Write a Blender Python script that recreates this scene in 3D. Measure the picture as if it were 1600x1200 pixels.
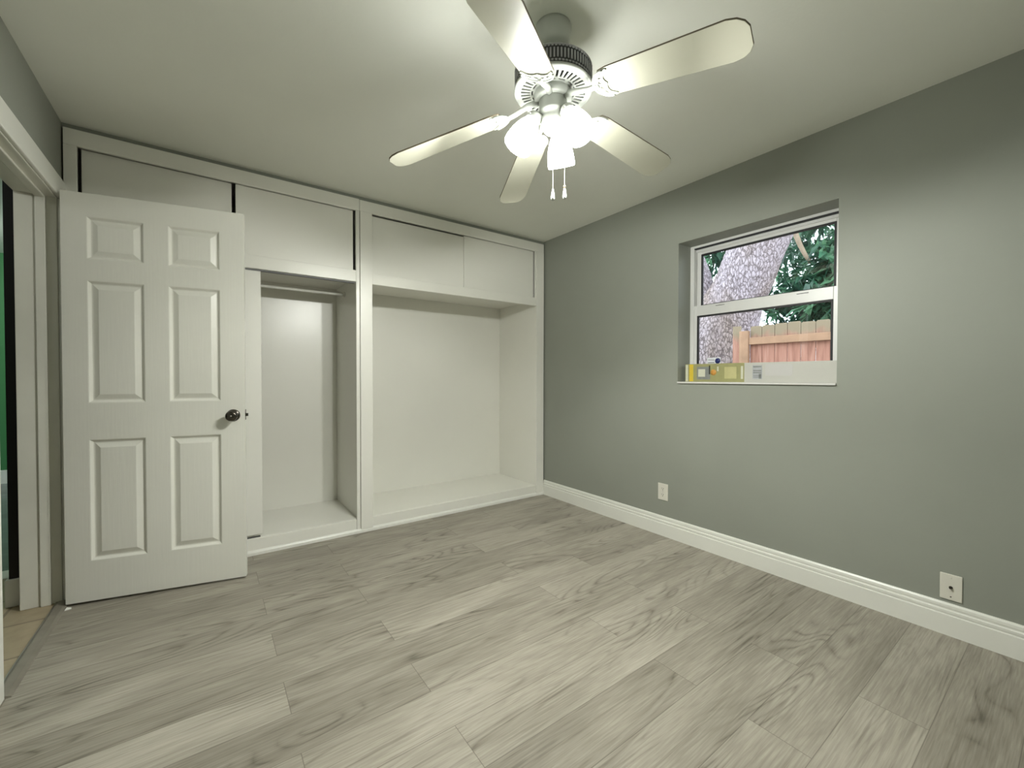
import bpy, bmesh, math, random
from mathutils import Vector, Matrix, noise

# ------------------------------------------------------------------ scene, camera, light
for o in list(bpy.data.objects):
    bpy.data.objects.remove(o, do_unlink=True)
SC = bpy.context.scene
COL = SC.collection
PI = math.pi
random.seed(7)

cam_data = bpy.data.cameras.new('camera')
cam = bpy.data.objects.new('camera', cam_data)
COL.objects.link(cam)
cam_data.sensor_fit = 'HORIZONTAL'
cam_data.sensor_width = 36.0
cam_data.lens = 655.1 * 36.0 / 1600.0
cam_data.clip_start = 0.02
YAW, PITCH, ROLL = 0.62713, 0.0151, 0.0014
fw = Vector((math.sin(YAW) * math.cos(PITCH), math.cos(YAW) * math.cos(PITCH), -math.sin(PITCH)))
rt = Vector((math.cos(YAW), -math.sin(YAW), 0))
up = rt.cross(fw)
rt, up = rt * math.cos(ROLL) + up * math.sin(ROLL), up * math.cos(ROLL) - rt * math.sin(ROLL)
m3 = Matrix((rt, up, -fw)).transposed()
cam.matrix_world = Matrix.Translation((-2.616, -3.077, 1.121)) @ m3.to_4x4()
SC.camera = cam

world = bpy.data.worlds.new('overcast_sky')
SC.world = world
world.use_nodes = True
WN = world.node_tree
WN.nodes.clear()
w_out = WN.nodes.new('ShaderNodeOutputWorld')
w_bg = WN.nodes.new('ShaderNodeBackground')
w_bg.inputs['Color'].default_value = (0.86, 0.93, 1.0, 1)
w_bg.inputs['Strength'].default_value = 5.0
WN.links.new(w_bg.outputs[0], w_out.inputs[0])

SC.view_settings.view_transform = 'Standard'
SC.view_settings.look = 'None'
SC.view_settings.gamma = 1.0
SC.view_settings.use_curve_mapping = False
SC.view_settings.exposure = 0.0

LAMP_COLOR = (0.985, 1.0, 0.945)
SHADE_GLOW = 54.0          # glowing glass shades of the ceiling fan
BULB_WATTS = 42.5          # bulbs inside them


# ------------------------------------------------------------------ material helpers
def new_mat(name):
    m = bpy.data.materials.new(name)
    m.use_nodes = True
    nt = m.node_tree
    return m, nt, nt.nodes['Principled BSDF']


def nd(nt, kind, **kw):
    n = nt.nodes.new(kind)
    for k, v in kw.items():
        if k in n.inputs:
            n.inputs[k].default_value = v
        else:
            setattr(n, k, v)
    return n


def coords(nt, scale=(1, 1, 1)):
    tc = nd(nt, 'ShaderNodeTexCoord')
    mp = nd(nt, 'ShaderNodeMapping')
    mp.inputs['Scale'].default_value = scale
    nt.links.new(tc.outputs['Object'], mp.inputs['Vector'])
    return mp.outputs['Vector']


def ramp(nt, fac, stops):
    r = nd(nt, 'ShaderNodeValToRGB')
    e = r.color_ramp.elements
    while len(e) < len(stops):
        e.new(0.5)
    for i, (p, c) in enumerate(stops):
        e[i].position = p
        e[i].color = (c[0], c[1], c[2], 1)
    nt.links.new(fac, r.inputs['Fac'])
    return r.outputs['Color']


def paint(name, col, rough=0.5, var=0.05, scale=3.0, bump=0.05, bscale=(60, 60, 60), metallic=0.0, spec=0.5):
    """Painted or plain surface with slight mottling and a fine relief."""
    m, nt, b = new_mat(name)
    v = coords(nt)
    n = nd(nt, 'ShaderNodeTexNoise', Scale=scale, Detail=4.0)
    nt.links.new(v, n.inputs['Vector'])
    lo = [c * (1 - var) for c in col]
    hi = [min(1, c * (1 + var)) for c in col]
    nt.links.new(ramp(nt, n.outputs['Fac'], [(0.3, lo), (0.7, hi)]), b.inputs['Base Color'])
    b.inputs['Roughness'].default_value = rough
    b.inputs['Metallic'].default_value = metallic
    b.inputs['Specular IOR Level'].default_value = spec
    if bump > 0:
        n2 = nd(nt, 'ShaderNodeTexNoise', Scale=1.0, Detail=3.0)
        nt.links.new(coords(nt, bscale), n2.inputs['Vector'])
        bp = nd(nt, 'ShaderNodeBump', Strength=bump, Distance=0.004)
        nt.links.new(n2.outputs['Fac'], bp.inputs['Height'])
        nt.links.new(bp.outputs['Normal'], b.inputs['Normal'])
    return m


def laminate():
    m, nt, b = new_mat('grey_oak_laminate')
    L = nt.links.new
    tc = nd(nt, 'ShaderNodeTexCoord')
    sp = nd(nt, 'ShaderNodeSeparateXYZ')
    L(tc.outputs['Object'], sp.inputs[0])

    def M(op, a, c=None):
        n = nd(nt, 'ShaderNodeMath', operation=op)
        for i, q in enumerate((a, c)):
            if q is None:
                continue
            if isinstance(q, (int, float)):
                n.inputs[i].default_value = q
            else:
                L(q, n.inputs[i])
        return n.outputs[0]
    yy = M('DIVIDE', M('ADD', sp.outputs['Y'], 0.09), 0.18)
    row = M('FLOOR', yy)
    fy = M('FRACT', yy)
    # two staggered courses, with a third shift every now and then
    alt = M('FLOORED_MODULO', row, 2.0)
    third = M('LESS_THAN', M('FLOORED_MODULO', row, 5.0), 0.5)
    off = M('ADD', M('MULTIPLY', alt, 0.345), M('MULTIPLY', third, 0.0))
    xx = M('ADD', M('DIVIDE', M('ADD', sp.outputs['X'], 2.40), 1.215), M('MULTIPLY', off, -1.0))
    colm = M('FLOOR', xx)
    fx = M('FRACT', xx)
    idn = nd(nt, 'ShaderNodeCombineXYZ')
    L(row, idn.inputs[0]); L(colm, idn.inputs[1])
    wn = nd(nt, 'ShaderNodeTexWhiteNoise', noise_dimensions='3D')
    L(idn.outputs[0], wn.inputs['Vector'])
    rnd = wn.outputs['Value']
    # grain coordinates, shifted per plank
    gv = nd(nt, 'ShaderNodeCombineXYZ')
    L(M('ADD', sp.outputs['X'], M('MULTIPLY', rnd, 37.0)), gv.inputs[0])
    L(M('ADD', sp.outputs['Y'], M('MULTIPLY', rnd, 11.0)), gv.inputs[1])
    L(M('MULTIPLY', rnd, 5.0), gv.inputs[2])

    def stretched(sx, sy, scale, detail=4.0, dist=0.0):
        mp = nd(nt, 'ShaderNodeMapping')
        mp.inputs['Scale'].default_value = (sx, sy, 1)
        L(gv.outputs[0], mp.inputs['Vector'])
        n = nd(nt, 'ShaderNodeTexNoise', Scale=scale, Detail=detail, Distortion=dist)
        L(mp.outputs[0], n.inputs['Vector'])
        return n.outputs['Fac'], mp.outputs[0]
    fine, _ = stretched(5.0, 110, 1.6, 6.0, 0.4)
    blotch, _ = stretched(1.2, 4.5, 1.6, 3.0, 0.5)
    # cathedral figure: contour lines of a soft stretched field
    field, _ = stretched(0.75, 5.0, 1.0, 1.5, 0.4)
    cont = M('FRACT', M('MULTIPLY', field, 22.0))
    line = M('MULTIPLY', M('ABSOLUTE', M('SUBTRACT', cont, 0.5)), 2.0)
    line = M('POWER', line, 3.0)
    patch, _ = stretched(1.1, 5.5, 1.4, 1.0)
    patch = M('MINIMUM', M('MAXIMUM', M('MULTIPLY', M('SUBTRACT', patch, 0.47), 7.0), 0.12), 1.0)
    brk, _ = stretched(9.0, 40, 1.5, 4.0)
    line = M('MULTIPLY', M('MULTIPLY', line, patch), M('ADD', M('MULTIPLY', brk, 1.4), -0.1))
    streak, _ = stretched(1.6, 50, 1.0, 4.0, 0.5)
    streak = M('MAXIMUM', M('SUBTRACT', streak, 0.58), 0.0)
    val = M('ADD', M('MULTIPLY', M('SUBTRACT', fine, 0.15), 0.46), M('MULTIPLY', blotch, 0.40))
    val = M('ADD', val, M('MULTIPLY', M('SUBTRACT', rnd, 0.5), 0.15))
    val = M('SUBTRACT', val, M('MULTIPLY', line, 0.36))
    val = M('SUBTRACT', val, M('MULTIPLY', streak, 1.0))
    colr = ramp(nt, val, [(0.0, (0.12, 0.105, 0.080)), (0.33, (0.310, 0.283, 0.232)), (0.55, (0.462, 0.430, 0.360))])
    # seams
    ey = M('MINIMUM', fy, M('SUBTRACT', 1.0, fy))
    ex = M('MULTIPLY', M('MINIMUM', fx, M('SUBTRACT', 1.0, fx)), 1.215 / 0.18)
    seam = M('LESS_THAN', M('MINIMUM', ey, ex), 0.007)
    mix = nd(nt, 'ShaderNodeMixRGB')
    L(M('MULTIPLY', seam, 0.55), mix.inputs['Fac'])
    L(colr, mix.inputs['Color1'])
    mix.inputs['Color2'].default_value = (0.09, 0.075, 0.06, 1)
    L(mix.outputs[0], b.inputs['Base Color'])
    b.inputs['Roughness'].default_value = 0.42
    b.inputs['Specular IOR Level'].default_value = 0.4
    bp = nd(nt, 'ShaderNodeBump', Strength=0.12, Distance=0.002)
    L(M('SUBTRACT', fine, seam), bp.inputs['Height'])
    L(bp.outputs['Normal'], b.inputs['Normal'])
    return m


def tile():
    m, nt, b = new_mat('beige_floor_tile')
    v = coords(nt)
    br = nd(nt, 'ShaderNodeTexBrick', offset=0.0)
    br.inputs['Color1'].default_value = (0.44, 0.36, 0.235, 1)
    br.inputs['Color2'].default_value = (0.41, 0.335, 0.22, 1)
    br.inputs['Mortar'].default_value = (0.24, 0.19, 0.13, 1)
    br.inputs['Scale'].default_value = 1.0
    br.inputs['Mortar Size'].default_value = 0.006
    br.inputs['Brick Width'].default_value = 0.33
    br.inputs['Row Height'].default_value = 0.33
    mp = nd(nt, 'ShaderNodeMapping')
    mp.inputs['Location'].default_value = (0.1, 0.24, 0)
    nt.links.new(v, mp.inputs['Vector'])
    nt.links.new(mp.outputs[0], br.inputs['Vector'])
    n = nd(nt, 'ShaderNodeTexNoise', Scale=14.0, Detail=5.0)
    nt.links.new(v, n.inputs['Vector'])
    mix = nd(nt, 'ShaderNodeMixRGB', blend_type='MULTIPLY')
    mix.inputs['Fac'].default_value = 0.7
    nt.links.new(br.outputs['Color'], mix.inputs['Color1'])
    nt.links.new(ramp(nt, n.outputs['Fac'], [(0.3, (0.75, 0.72, 0.68)), (0.7, (1, 1, 1))]), mix.inputs['Color2'])
    nt.links.new(mix.outputs[0], b.inputs['Base Color'])
    b.inputs['Roughness'].default_value = 0.4
    return m


def glass():
    m, nt, b = new_mat('window_glass')
    nt.nodes.remove(b)
    out = nt.nodes['Material Output']
    tr = nd(nt, 'ShaderNodeBsdfTransparent', Color=(0.96, 0.98, 0.98, 1))
    gl = nd(nt, 'ShaderNodeBsdfGlossy', Roughness=0.02)
    fr = nd(nt, 'ShaderNodeFresnel', IOR=1.45)
    n = nd(nt, 'ShaderNodeTexNoise', Scale=2.0)
    nt.links.new(coords(nt), n.inputs['Vector'])
    bp = nd(nt, 'ShaderNodeBump', Strength=0.02, Distance=0.01)
    nt.links.new(n.outputs['Fac'], bp.inputs['Height'])
    nt.links.new(bp.outputs['Normal'], gl.inputs['Normal'])
    mx = nd(nt, 'ShaderNodeMixShader')
    nt.links.new(fr.outputs[0], mx.inputs[0])
    nt.links.new(tr.outputs[0], mx.inputs[1])
    nt.links.new(gl.outputs[0], mx.inputs[2])
    nt.links.new(mx.outputs[0], out.inputs['Surface'])
    return m


def shade_glass():
    m, nt, b = new_mat('lit_opal_glass')
    b.inputs['Base Color'].default_value = (0.9, 0.88, 0.82, 1)
    b.inputs['Roughness'].default_value = 0.3
    v = coords(nt)
    n = nd(nt, 'ShaderNodeTexNoise', Scale=30.0)
    nt.links.new(v, n.inputs['Vector'])
    # the neck of the opal glass glows less than the bell around the bulb
    sp = nd(nt, 'ShaderNodeSeparateXYZ')
    nt.links.new(v, sp.inputs[0])
    mr = nd(nt, 'ShaderNodeMapRange')
    mr.inputs['From Min'].default_value = 0.0
    mr.inputs['From Max'].default_value = -0.115
    mr.inputs['To Min'].default_value = 0.03
    mr.inputs['To Max'].default_value = 1.0
    nt.links.new(sp.outputs['Z'], mr.inputs['Value'])
    mu = nd(nt, 'ShaderNodeMath', operation='MULTIPLY')
    nt.links.new(mr.outputs[0], mu.inputs[0])
    mu.inputs[1].default_value = SHADE_GLOW
    nt.links.new(mu.outputs[0], b.inputs['Emission Strength'])
    b.inputs['Emission Color'].default_value = (*LAMP_COLOR, 1)
    return m


def bark():
    m, nt, b = new_mat('fissured_bark')
    v = coords(nt, (1, 1, 0.42))
    n = nd(nt, 'ShaderNodeTexNoise', Scale=9.0, Detail=4.0)
    nt.links.new(v, n.inputs['Vector'])
    ad = nd(nt, 'ShaderNodeMixRGB', blend_type='ADD')
    ad.inputs['Fac'].default_value = 0.11
    nt.links.new(v, ad.inputs['Color1'])
    nt.links.new(n.outputs['Color'], ad.inputs['Color2'])
    vo = nd(nt, 'ShaderNodeTexVoronoi', feature='DISTANCE_TO_EDGE', Scale=24.0)
    nt.links.new(ad.outputs[0], vo.inputs['Vector'])
    n4 = nd(nt, 'ShaderNodeTexNoise', Scale=48.0, Detail=4.0)
    nt.links.new(v, n4.inputs['Vector'])
    mm = nd(nt, 'ShaderNodeMath', operation='MULTIPLY')
    nt.links.new(vo.outputs['Distance'], mm.inputs[0])
    nt.links.new(n4.outputs['Fac'], mm.inputs[1])
    v2 = nd(nt, 'ShaderNodeTexVoronoi', feature='DISTANCE_TO_EDGE', Scale=62.0)
    nt.links.new(ad.outputs[0], v2.inputs['Vector'])
    mn = nd(nt, 'ShaderNodeMath', operation='MINIMUM')
    nt.links.new(vo.outputs['Distance'], mn.inputs[0])
    sc2 = nd(nt, 'ShaderNodeMath', operation='MULTIPLY_ADD')
    nt.links.new(v2.outputs['Distance'], sc2.inputs[0])
    sc2.inputs[1].default_value = 1.6
    sc2.inputs[2].default_value = 0.05
    nt.links.new(sc2.outputs[0], mn.inputs[1])
    nt.links.new(mn.outputs[0], mm.inputs[0])
    c1 = ramp(nt, mm.outputs[0], [(0.0, (0.07, 0.056, 0.06)), (0.035, (0.22, 0.19, 0.20)), (0.11, (0.44, 0.40, 0.43))])
    n2 = nd(nt, 'ShaderNodeTexNoise', Scale=1.6, Detail=5.0)
    nt.links.new(v, n2.inputs['Vector'])
    mx = nd(nt, 'ShaderNodeMixRGB', blend_type='MULTIPLY')
    mx.inputs['Fac'].default_value = 1.0
    nt.links.new(c1, mx.inputs['Color1'])
    nt.links.new(ramp(nt, n2.outputs['Fac'], [(0.36, (0.70, 0.62, 0.54)), (0.58, (1, 0.97, 1))]), mx.inputs['Color2'])
    nt.links.new(mx.outputs[0], b.inputs['Base Color'])
    b.inputs['Roughness'].default_value = 0.9
    bp = nd(nt, 'ShaderNodeBump', Strength=0.8, Distance=0.03)
    nt.links.new(mm.outputs[0], bp.inputs['Height'])
    nt.links.new(bp.outputs['Normal'], b.inputs['Normal'])
    return m


def cedar():
    m, nt, b = new_mat('weathered_red_cedar')
    v = coords(nt, (14, 14, 1.2))
    n = nd(nt, 'ShaderNodeTexNoise', Scale=2.0, Detail=6.0, Distortion=0.5)
    nt.links.new(v, n.inputs['Vector'])
    c = ramp(nt, n.outputs['Fac'], [(0.25, (0.19, 0.080, 0.055)), (0.5, (0.33, 0.16, 0.115)), (0.75, (0.40, 0.225, 0.17))])
    nt.links.new(c, b.inputs['Base Color'])
    b.inputs['Roughness'].default_value = 0.85
    # grey-green lichen along the sawn tops of the boards
    tc = nd(nt, 'ShaderNodeTexCoord')
    sp = nd(nt, 'ShaderNodeSeparateXYZ')
    nt.links.new(tc.outputs['Object'], sp.inputs[0])
    n3 = nd(nt, 'ShaderNodeTexNoise', Scale=9.0, Detail=5.0)
    nt.links.new(coords(nt), n3.inputs['Vector'])
    a = nd(nt, 'ShaderNodeMath', operation='MULTIPLY_ADD')
    nt.links.new(n3.outputs['Fac'], a.inputs[0])
    a.inputs[1].default_value = 0.22
    nt.links.new(sp.outputs['Z'], a.inputs[2])
    mr = nd(nt, 'ShaderNodeMapRange')
    mr.inputs['From Min'].default_value = 1.70
    mr.inputs['From Max'].default_value = 1.80
    nt.links.new(a.outputs[0], mr.inputs['Value'])
    mx = nd(nt, 'ShaderNodeMixRGB')
    nt.links.new(mr.outputs[0], mx.inputs['Fac'])
    nt.links.new(c, mx.inputs['Color1'])
    mx.inputs['Color2'].default_value = (0.22, 0.175, 0.115, 1)
    nt.links.new(mx.outputs[0], b.inputs['Base Color'])
    return m


def leaf_mat(name, c1, c2):
    m, nt, b = new_mat(name)
    oi = nd(nt, 'ShaderNodeTexNoise', Scale=2.5, Detail=2.0)
    nt.links.new(coords(nt), oi.inputs['Vector'])
    c = ramp(nt, oi.outputs['Fac'], [(0.35, c1), (0.65, c2)])
    nt.links.new(c, b.inputs['Base Color'])
    b.inputs['Roughness'].default_value = 0.38
    tl = nd(nt, 'ShaderNodeBsdfTranslucent')
    nt.links.new(c, tl.inputs['Color'])
    mx = nd(nt, 'ShaderNodeMixShader')
    mx.inputs[0].default_value = 0.35
    out = nt.nodes['Material Output']
    nt.links.new(b.outputs[0], mx.inputs[1])
    nt.links.new(tl.outputs[0], mx.inputs[2])
    nt.links.new(mx.outputs[0], out.inputs['Surface'])
    return m


M_wall = paint('grey_green_wall_paint', (0.286, 0.300, 0.258), 0.6, 0.04, 1.5, 0.10, (45, 45, 45))
M_ceil = paint('pale_ceiling_paint', (0.86, 0.87, 0.80), 0.75, 0.03, 1.2, 0.10, (60, 60, 60))
M_closet = paint('cream_gloss_paint', (0.84, 0.83, 0.765), 0.30, 0.03, 1.0, 0.07, (25, 25, 7))
M_trim = paint('white_trim_paint', (0.82, 0.82, 0.76), 0.32, 0.02, 2.0, 0.04)
M_door = paint('white_door_paint', (0.80, 0.79, 0.72), 0.33, 0.03, 1.5, 0.12, (90, 90, 5))
M_frame = paint('old_frame_paint', (0.74, 0.73, 0.65), 0.42, 0.05, 4.0, 0.08)
M_floor = laminate()
M_tile = tile()
M_glass = glass()
M_alu = paint('white_aluminium', (0.72, 0.72, 0.70), 0.35, 0.02, 3.0, 0.0)
M_gasket = paint('black_gasket', (0.012, 0.012, 0.014), 0.6, 0.1, 5, 0.0)
M_fan = paint('white_fan_enamel', (0.52, 0.54, 0.50), 0.32, 0.03, 6.0, 0.0)
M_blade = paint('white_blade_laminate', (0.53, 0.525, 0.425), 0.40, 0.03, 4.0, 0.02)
M_edge = paint('brown_blade_edge', (0.20, 0.17, 0.12), 0.7, 0.1, 20, 0.0)  # blade rims, darker and browner than the faces
M_dust = paint('dusty_vent_metal', (0.34, 0.34, 0.35), 0.5, 0.1, 20, 0.0)
M_dark = paint('dark_vent_gap', (0.05, 0.05, 0.05), 0.8, 0.1, 20, 0.0)
M_shade = shade_glass()
M_bronze = paint('dark_nickel', (0.10, 0.09, 0.078), 0.22, 0.05, 10, 0.0, metallic=1.0)
M_steel = paint('worn_steel', (0.45, 0.43, 0.40), 0.35, 0.05, 10, 0.0, metallic=1.0)
M_brass = paint('brass_bead', (0.62, 0.45, 0.20), 0.3, 0.05, 10, 0.0, metallic=1.0)
M_plate = paint('almond_plastic', (0.72, 0.70, 0.62), 0.35, 0.02, 10, 0.0)
M_slot = paint('black_slot', (0.015, 0.015, 0.012), 0.6, 0.1, 10, 0.0)
M_sill = paint('white_marble_sill', (0.70, 0.69, 0.66), 0.25, 0.06, 6.0, 0.0)
M_boxwhite = paint('white_carton', (0.50, 0.495, 0.45), 0.55, 0.03, 5.0, 0.0)
M_boxgreen = paint('olive_print', (0.32, 0.31, 0.14), 0.4, 0.06, 30.0, 0.0)
M_boxyel = paint('yellow_print', (0.68, 0.50, 0.05), 0.4, 0.04, 30.0, 0.0)
M_boxgrey = paint('grey_print', (0.22, 0.23, 0.22), 0.45, 0.1, 40.0, 0.0)
M_boxlight = paint('light_print', (0.62, 0.62, 0.50), 0.45, 0.05, 30.0, 0.0)
M_boxorange = paint('orange_print', (0.62, 0.30, 0.06), 0.45, 0.1, 30.0, 0.0)
M_tape = paint('clear_tape', (0.56, 0.55, 0.53), 0.2, 0.02, 6.0, 0.0)
M_sticker = paint('white_sticker', (0.75, 0.76, 0.80), 0.4, 0.02, 6.0, 0.0)
M_blue = paint('navy_print', (0.02, 0.03, 0.14), 0.4, 0.05, 10.0, 0.0)
M_green = paint('green_wall_paint', (0.035, 0.20, 0.055), 0.6, 0.05, 2.0, 0.04)
M_black = paint('black_gloss_paint', (0.006, 0.006, 0.007), 0.5, 0.05, 4.0, 0.0)
M_grey = paint('grey_hall_vinyl', (0.20, 0.22, 0.22), 0.25, 0.12, 6.0, 0.02)
M_thresh = paint('grey_wood_strip', (0.24, 0.22, 0.18), 0.4, 0.15, 9.0, 0.05, (10, 80, 10))
M_bark = bark()
M_cedar = cedar()
M_rail = paint('orange_cedar_rail', (0.30, 0.18, 0.11), 0.8, 0.18, 7.0, 0.05, (40, 4, 40))
M_leaf_a = leaf_mat('dark_glossy_leaves', (0.010, 0.052, 0.036), (0.033, 0.125, 0.066))
M_leaf_b = leaf_mat('mid_green_leaves', (0.045, 0.155, 0.085), (0.13, 0.30, 0.16))
M_dirt = paint('bare_soil', (0.20, 0.16, 0.11), 0.9, 0.25, 3.0, 0.3, (12, 12, 12))
M_twig = paint('tan_twig_bark', (0.26, 0.20, 0.14), 0.9, 0.15, 9.0, 0.05)
M_stucco = paint('outside_stucco', (0.55, 0.54, 0.50), 0.9, 0.05, 5.0, 0.2)


# ------------------------------------------------------------------ mesh helpers
class MB:
    """Collects shapes; build() links them as one mesh object."""

    def __init__(self):
        self.v, self.f, self.mi, self.sm = [], [], [], []

    def face(self, ids, mat=0, smooth=False):
        self.f.append(list(ids)); self.mi.append(mat); self.sm.append(smooth)

    def add(self, vs, fs, mat=0, smooth=False, mx=None):
        b = len(self.v)
        for p in vs:
            p = Vector(p)
            self.v.append(tuple(mx @ p if mx else p))
        for f in fs:
            self.face([b + i for i in f], mat, smooth)
        return self

    def box(self, x0, x1, y0, y1, z0, z1, mat=0, mx=None):
        x0, x1 = min(x0, x1), max(x0, x1); y0, y1 = min(y0, y1), max(y0, y1); z0, z1 = min(z0, z1), max(z0, z1)
        vs = [(x0, y0, z0), (x1, y0, z0), (x1, y1, z0), (x0, y1, z0), (x0, y0, z1), (x1, y0, z1), (x1, y1, z1), (x0, y1, z1)]
        fs = [(0, 3, 2, 1), (4, 5, 6, 7), (0, 1, 5, 4), (1, 2, 6, 5), (2, 3, 7, 6), (3, 0, 4, 7)]
        return self.add(vs, fs, mat, False, mx)

    def lathe(self, prof, seg=40, mat=0, mx=None, smooth=True, caps=True):
        """prof: list of (radius, z) turned about local z."""
        vs, fs = [], []
        for r, z in prof:
            for k in range(seg):
                a = 2 * PI * k / seg
                vs.append((r * math.cos(a), r * math.sin(a), z))
        for i in range(len(prof) - 1):
            for k in range(seg):
                k2 = (k + 1) % seg
                fs.append((i * seg + k, i * seg + k2, (i + 1) * seg + k2, (i + 1) * seg + k))
        self.add(vs, fs, mat, smooth, mx)
        if caps:
            b = len(self.v) - len(vs)
            if prof[0][0] > 1e-5:
                self.face([b + k for k in range(seg)][::-1], mat)
            if prof[-1][0] > 1e-5:
                o = b + (len(prof) - 1) * seg
                self.face([o + k for k in range(seg)], mat)
        return self

    def tube(self, pts, rad, seg=12, mat=0, mx=None, caps=True):
        pts = [Vector(p) for p in pts]
        rads = rad if isinstance(rad, (list, tuple)) else [rad] * len(pts)
        vs, fs = [], []
        ref = Vector((0, 0, 1))
        prev = None
        for i, p in enumerate(pts):
            t = (pts[min(i + 1, len(pts) - 1)] - pts[max(i - 1, 0)]).normalized()
            if prev is None:
                if abs(t.dot(ref)) > 0.9:
                    ref = Vector((1, 0, 0))
                u = t.cross(ref).normalized()
            else:
                u = (prev - t * prev.dot(t)).normalized()
            prev = u
            w = t.cross(u)
            for k in range(seg):
                a = 2 * PI * k / seg
                vs.append(p + (u * math.cos(a) + w * math.sin(a)) * rads[i])
        for i in range(len(pts) - 1):
            for k in range(seg):
                k2 = (k + 1) % seg
                fs.append((i * seg + k, i * seg + k2, (i + 1) * seg + k2, (i + 1) * seg + k))
        self.add(vs, fs, mat, True, mx)
        if caps:
            b = len(self.v) - len(vs)
            self.face([b + k for k in range(seg)][::-1], mat)
            self.face([b + (len(pts) - 1) * seg + k for k in range(seg)], mat)
        return self

    def prism(self, outline, h0, h1, mat=0, mx=None, side=None):
        """outline in local xy, extruded from z=h0 to h1."""
        n = len(outline)
        vs = [(x, y, h0) for x, y in outline] + [(x, y, h1) for x, y in outline]
        b = len(self.v)
        self.add(vs, [], mat, False, mx)
        self.face([b + i for i in range(n)][::-1], mat)
        self.face([b + n + i for i in range(n)], mat)
        for i in range(n):
            j = (i + 1) % n
            self.face([b + i, b + j, b + n + j, b + n + i], mat if side is None else side)
        return self

    def build(self, name, mats, parent=None, origin=(0, 0, 0), rot=None, bevel=0.0, bseg=2):
        me = bpy.data.meshes.new(name)
        me.from_pydata(self.v, [], self.f)
        for m in (mats if isinstance(mats, (list, tuple)) else [mats]):
            me.materials.append(m)
        me.polygons.foreach_set('material_index', self.mi)
        me.polygons.foreach_set('use_smooth', self.sm)
        me.update()
        bm = bmesh.new(); bm.from_mesh(me)
        bmesh.ops.recalc_face_normals(bm, faces=bm.faces)
        bm.to_mesh(me); bm.free()
        o = bpy.data.objects.new(name, me)
        COL.objects.link(o)
        o.location = origin
        if rot is not None:
            o.rotation_euler = rot
        if parent is not None:
            o.parent = parent
            if parent.get('category') == 'closet':          # closet parts are modelled in room coordinates
                o.matrix_parent_inverse = Matrix.Translation(-parent.location)
        if bevel > 0:
            bv = o.modifiers.new('bevel', 'BEVEL')
            bv.width = bevel; bv.segments = bseg; bv.limit_method = 'ANGLE'; bv.angle_limit = math.radians(40)
            bv.harden_normals = False
        return o


def tag(o, label, cat, kind=None, group=None):
    o['label'] = label; o['category'] = cat
    if kind:
        o['kind'] = kind
    if group:
        o['group'] = group
    return o


def thing(name, label, cat, loc=(0, 0, 0), rz=0.0, kind=None, group=None):
    o = bpy.data.objects.new(name, None)
    o.empty_display_size = 0.1
    COL.objects.link(o)
    o.location = loc
    o.rotation_euler = (0, 0, rz)
    return tag(o, label, cat, kind, group)


def bx(*a, mat=0):
    return MB().box(*a, mat=mat)


# ------------------------------------------------------------------ dimensions (metres)
H = 2.42                      # ceiling height
XL, XR = -3.212, 0.0          # left and right wall faces
YF = -3.45                    # wall behind the camera
YB = 0.02                     # wall face around the closet
CD = 0.617                    # closet back panel
DY0, DY1 = -0.872, -0.085      # door opening between the jamb faces
WY0, WY1, WZ0, WZ1 = -2.311, -1.410, 1.095, 2.040   # window opening

# ------------------------------------------------------------------ room shell
tag(bx(XL, XR + 0.3, YF - 0.15, CD + 0.2, -0.12, 0.0).build('floor', M_floor),
    'grey oak laminate plank floor of the bedroom', 'floor', 'structure')
tag(bx(XL - 0.15, XR + 0.3, YF - 0.15, CD + 0.2, H, H + 0.15).build('ceiling', M_ceil),
    'flat pale grey painted ceiling above the fan', 'ceiling', 'structure')
w = MB()
w.box(XR, XR + 0.22, YF - 0.15, WY0, 0, H).box(XR, XR + 0.22, WY1, CD + 0.2, 0, H)
w.box(XR, XR + 0.22, WY0, WY1, 0, WZ0 - 0.012).box(XR, XR + 0.22, WY0, WY1, WZ1, H)
tag(w.build('wall_right', M_wall), 'grey green wall with the window set into it', 'wall', 'structure')
w = MB()
w.box(XL - 0.143, XL, YF - 0.15, DY0 - 0.02, 0, H).box(XL - 0.143, XL, DY1 + 0.02, CD + 0.2, 0, H)
w.box(XL - 0.143, XL, DY0 - 0.02, DY1 + 0.02, 2.02, H)
tag(w.build('wall_left', M_wall), 'grey green wall around the open bedroom doorway', 'wall', 'structure')
tag(bx(XL - 0.143, XR + 0.22, YF - 0.15, YF, 0, H).build('wall_front', M_wall),
    'plain grey green wall opposite the closets', 'wall', 'structure')
w = MB()
w.box(XL, XR, YB, YB + 0.02, 2.392, H)
w.box(XR - 0.011, XR, YB, YB + 0.02, 0, 2.392)
w.box(XL, XR, CD + 0.03, CD + 0.15, 0, H)
tag(w.build('wall_back', M_wall), 'narrow grey wall strip showing above the closet frames', 'wall', 'structure')


# ------------------------------------------------------------------ baseboard on the window wall
def profile_run(prof, y0, y1, x_face, sgn=-1):
    """prof: (out, z) points; out is measured from the wall face."""
    m = MB()
    vs = [(x_face + sgn * o, y0, z) for o, z in prof] + [(x_face + sgn * o, y1, z) for o, z in prof]
    n = len(prof)
    fs = [(i, i + 1, n + i + 1, n + i) for i in range(n - 1)] + [tuple(range(n)), tuple(range(2 * n - 1, n - 1, -1))]
    return m.add(vs, fs)


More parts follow.
